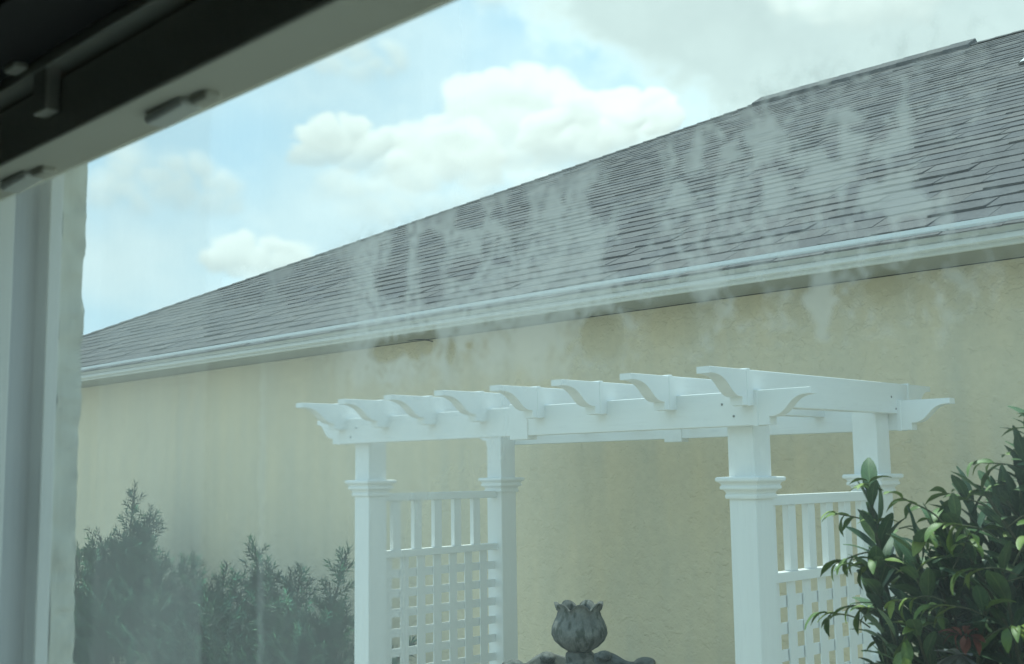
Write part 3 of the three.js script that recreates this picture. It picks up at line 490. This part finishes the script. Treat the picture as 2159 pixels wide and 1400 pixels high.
{
  const win = thing('window', 'stained window pane in a white frame that the whole view is seen through', 'window', [-0.26, OPEN.y0, GZ]);
  const L = (g) => { g.translate(0.26, -OPEN.y0, -GZ); return g; };
  const B = (n, mat, ...v) => mesh(n, L(box(...v)), mat, win);
  // left jamb from the yard inwards: flange, recessed track, inner jamb
  const jamb = node('jamb', win);
  const J = (n, mat, ...v) => mesh(n, L(box(...v)), mat, jamb);
  const y0 = OPEN.y0, y1 = OPEN.y1;
  J('flange', M.frame, -1.139, -1.0995, y0, y1, -0.4775, -0.4640, 0.002);
  J('track', M.track, -1.139, -1.1255, y0, y1, -0.4635, -0.4400, 0);
  J('inner_jamb', M.frame, -1.139, -1.1005, y0, y1, -0.4316, -0.3600, 0.002);
  J('track_wall', M.track, -1.139, -1.121, y0, y1, -0.4396, -0.4320, 0);
  J('side_liner', M.rail, -1.139, -1.108, y0, y1, -0.3560, -0.24, 0.002);
  B('right_jamb', M.frame, 0.585, 0.619, y0, y1, -0.47, -0.245, 0.002);
  B('sill', M.frame, -1.098, 0.584, y0 + 0.001, y0 + 0.05, -0.49, -0.245, 0.003);
  // head rail in steps, plain dark box above
  const h1 = EYE + 0.2226, h2 = EYE + 0.2662;
  const head = node('head_rail', win);
  const H = (n, mat, ...v) => mesh(n, L(box(...v)), mat, head);
  H('rail_body', M.rail, -1.1075, 0.584, h1, h2 - 0.003, -0.3555, -0.3113, 0.0025);
  H('upper_step', M.rail, -1.1075, 0.584, h2, y1 - 0.006, -0.3555, -0.2985, 0.002);
  B('dark_head_box', M.dark, -1.1075, 0.584, h2 + 0.006, y1 - 0.004, -0.297, -0.245, 0.002);
  // latches under the rail
  for (const [k, dz] of [[-1.86, 0.0], [-2.53, 0.0]]) {
    const x = k * 0.335, lt = node('latch', head);
    const b1 = new RoundedBoxGeometry(0.046, 0.007, 0.016, 3, 0.0033); b1.rotateZ(0.05); b1.translate(x, h1 - 0.0025, -0.336 + dz); mesh('latch_body', L(b1), M.frame, lt);
    const b2 = new RoundedBoxGeometry(0.020, 0.007, 0.012, 3, 0.0033); b2.translate(x + 0.034, h1 - 0.0015, -0.338 + dz); mesh('latch_tongue', L(b2), M.rail, lt);
  }
  // bracket on the upper step
  { const br = node('bracket', head); mesh('bracket_plate', L(box(-0.745, -0.725, h2 - 0.028, h2 + 0.004, -0.311, -0.300, 0.002)), M.rail, br); mesh('bracket_clip', L(box(-0.762, -0.742, h2 + 0.002, h2 + 0.016, -0.2965, -0.286, 0.003)), M.rail, br); }

  // glass: green-tinted pane, clouded by mineral film and dried drips between and on the panes
  const U0 = -1.10, U1 = 0.584, V0 = 1.05, V1 = 2.02, TX0 = -1.0, TX1 = 0.15, TY0 = 1.50, TY1 = 2.06;
  const clear = [[-0.4255, 1.8908, 0.005, 0.0154], [-0.4316, 1.8835, 0.0091, 0.0073], [-0.4028, 1.8959, 0.0071, 0.0068], [-0.4019, 1.8782, 0.0067, 0.0085], [-0.376, 1.9062, 0.0074, 0.0045], [-0.3575, 1.9051, 0.0019, 0.0032], [-0.3456, 1.903, 0.0055, 0.0059], [-0.3806, 1.8827, 0.0079, 0.0044], [-0.3552, 1.8815, 0.0037, 0.0018], [-0.2979, 1.8986, 0.005, 0.0059], [-0.2809, 1.9063, 0.0113, 0.0082], [-0.2794, 1.8855, 0.0066, 0.0071], [-0.2849, 1.8729, 0.0086, 0.0044], [-0.4335, 1.8502, 0.0109, 0.0048], [-0.4123, 1.8508, 0.0103, 0.0045], [-0.3887, 1.8458, 0.0019, 0.0047], [-0.3777, 1.8478, 0.0014, 0.0021], [-0.2996, 1.8437, 0.0087, 0.0076], [-0.2629, 1.8448, 0.0089, 0.0081], [-0.2289, 1.85, 0.004, 0.0043], [-0.1771, 1.8479, 0.0058, 0.0047], [-0.4965, 1.8897, 0.0256, 0.0101], [-0.5632, 1.8967, 0.0223, 0.0096]];
  const veil = [[-0.262, 1.9122, 0.0028, 0.0103], [-0.2498, 1.9077, 0.0037, 0.0082], [-0.2353, 1.9049, 0.0044, 0.0039], [-0.2202, 1.9072, 0.0078, 0.0082], [-0.2098, 1.9124, 0.0024, 0.0023], [-0.185, 1.9082, 0.0054, 0.0026], [-0.1674, 1.9041, 0.0026, 0.0065], [-0.187, 1.8978, 0.0037, 0.0049], [-0.1952, 1.8896, 0.0107, 0.0066], [-0.1729, 1.8948, 0.0068, 0.0027], [-0.2163, 1.8878, 0.0058, 0.0067], [-0.1744, 1.8781, 0.0106, 0.0061], [-0.2383, 1.891, 0.0052, 0.006], [-0.2571, 1.8938, 0.0061, 0.0041], [-0.165, 1.8733, 0.0111, 0.0029], [-0.2743, 1.9088, 0.0141, 0.0057], [-0.3053, 1.91, 0.0142, 0.0089], [-0.2005, 1.8475, 0.0054, 0.0114], [-0.1745, 1.8491, 0.0033, 0.0062], [-0.2482, 1.8584, 0.0074, 0.0071], [-0.335, 1.849, 0.0194, 0.0121]];
  const coverage = (x, y) => {
    { const wx = 0.0030 * fbm3(x * 170, y * 150, 21.3, 3), wy = 0.0038 * fbm3(x * 170, y * 130, 27.9, 3); x += wx; y += wy; }
    const e = fbm3(x * 330, y * 290, 3.3, 4), e2 = fbm3(x * 150 + 40, y * 130, 8.1, 4), soft = fbm3(x * 14, y * 10, 1.7, 3), run = fbm3(x * 190, y * 9, 5.5, 3);
    const hit = (list, gx, gy) => { let s = -9; for (const [a, b, ra, rb] of list) { const dx = (x - a) / (ra * gx), dy = (y - b) / (rb * gy); if (Math.abs(dx) > 3 || Math.abs(dy) > 3) continue; s = Math.max(s, 1 - Math.hypot(dx, dy)); } return s; };
    // old hand-wiped strips and runs on the left half
    let c = 0.085 + 0.19 * sstep(-0.22, -0.50, x) + 0.05 * soft + 0.025 * run;
    c += 0.05 * (sstep(-0.745, -0.737, x) * sstep(-0.601, -0.606, x)) - 0.03 * sstep(-0.603, -0.600, x) * sstep(-0.543, -0.547, x) + 0.09 * sstep(-0.547, -0.544, x) * sstep(-0.538, -0.542, x) * sstep(1.86, 1.84, y);
    c -= 0.05 * sstep(1.82, 1.76, y);
    // belt of dried drips
    const belt = sstep(1.825, 1.842, y + 0.006 * e2) * sstep(1.918, 1.904, y + 0.006 * e2 - 0.02 * sstep(-0.30, -0.2, x)) * sstep(-0.125, -0.150, x) * sstep(-0.50, -0.44, x);
    const lean = mix(-0.13, 0.26, sstep(-0.27, -0.31, x));
    let s = Math.max(-0.6, e * 0.75 + lean + 0.28 * soft);
    const v = hit(veil, 1.15, 1.2), k = hit(clear, 1.35, 1.3);
    if (v > -1.5) s = Math.max(s, v * 1.1 + e * 0.8); if (k > -1.5) s = Math.min(s, -(k * 1.4 + e * 0.8));
    const f = sstep(-0.16, 0.22, s) * 0.65 + sstep(0.0, 0.45, s + e2 * 0.5) * 0.35;
    c += belt * f * mix(0.42, 0.30, sstep(1.866, 1.852, y));
    const k2 = sstep(-0.1, 0.35, k * 1.4 + e * 0.5) * (k > -1.5 ? 1 : 0); c *= 1 - 0.45 * k2;
    return clamp(c, 0.03, 0.8);
  };
  const W = 2048, Hh = 1024, d = new Float32Array(W * Hh * 4), R0 = 0.25;
  for (let j = 0, o = 0; j < Hh; j++) for (let i = 0; i < W; i++, o += 4) { const c = coverage(TX0 + (TX1 - TX0) * (i + 0.5) / W, TY0 + (TY1 - TY0) * (j + 0.5) / Hh); d[o] = d[o + 1] = d[o + 2] = Math.sqrt(c) / R0; d[o + 3] = 1; }
  const film = new THREE.DataTexture(d, W, Hh, THREE.RGBAFormat, THREE.FloatType); film.magFilter = film.minFilter = THREE.LinearFilter; film.wrapS = film.wrapT = THREE.ClampToEdgeWrapping; film.needsUpdate = true;
  const glass = new THREE.MeshPhysicalMaterial({ color: lin(0.775, 0.95, 0.905), transmission: 1, thickness: 0, roughness: R0, roughnessMap: film, ior: 1.5 });
  const pg = new THREE.PlaneGeometry(U1 - U0, V1 - V0); pg.translate((U0 + U1) / 2, (V0 + V1) / 2, GZ);
  { const q = pg.attributes.position, uv = pg.attributes.uv; for (let i = 0; i < q.count; i++) uv.setXY(i, (q.getX(i) - TX0) / (TX1 - TX0), (q.getY(i) - TY0) / (TY1 - TY0)); }
  const pane = mesh('glass_pane', L(pg), glass, win); pane.userData.label = 'clouded window pane with dried drip marks';
}

renderer.render(scene, camera);
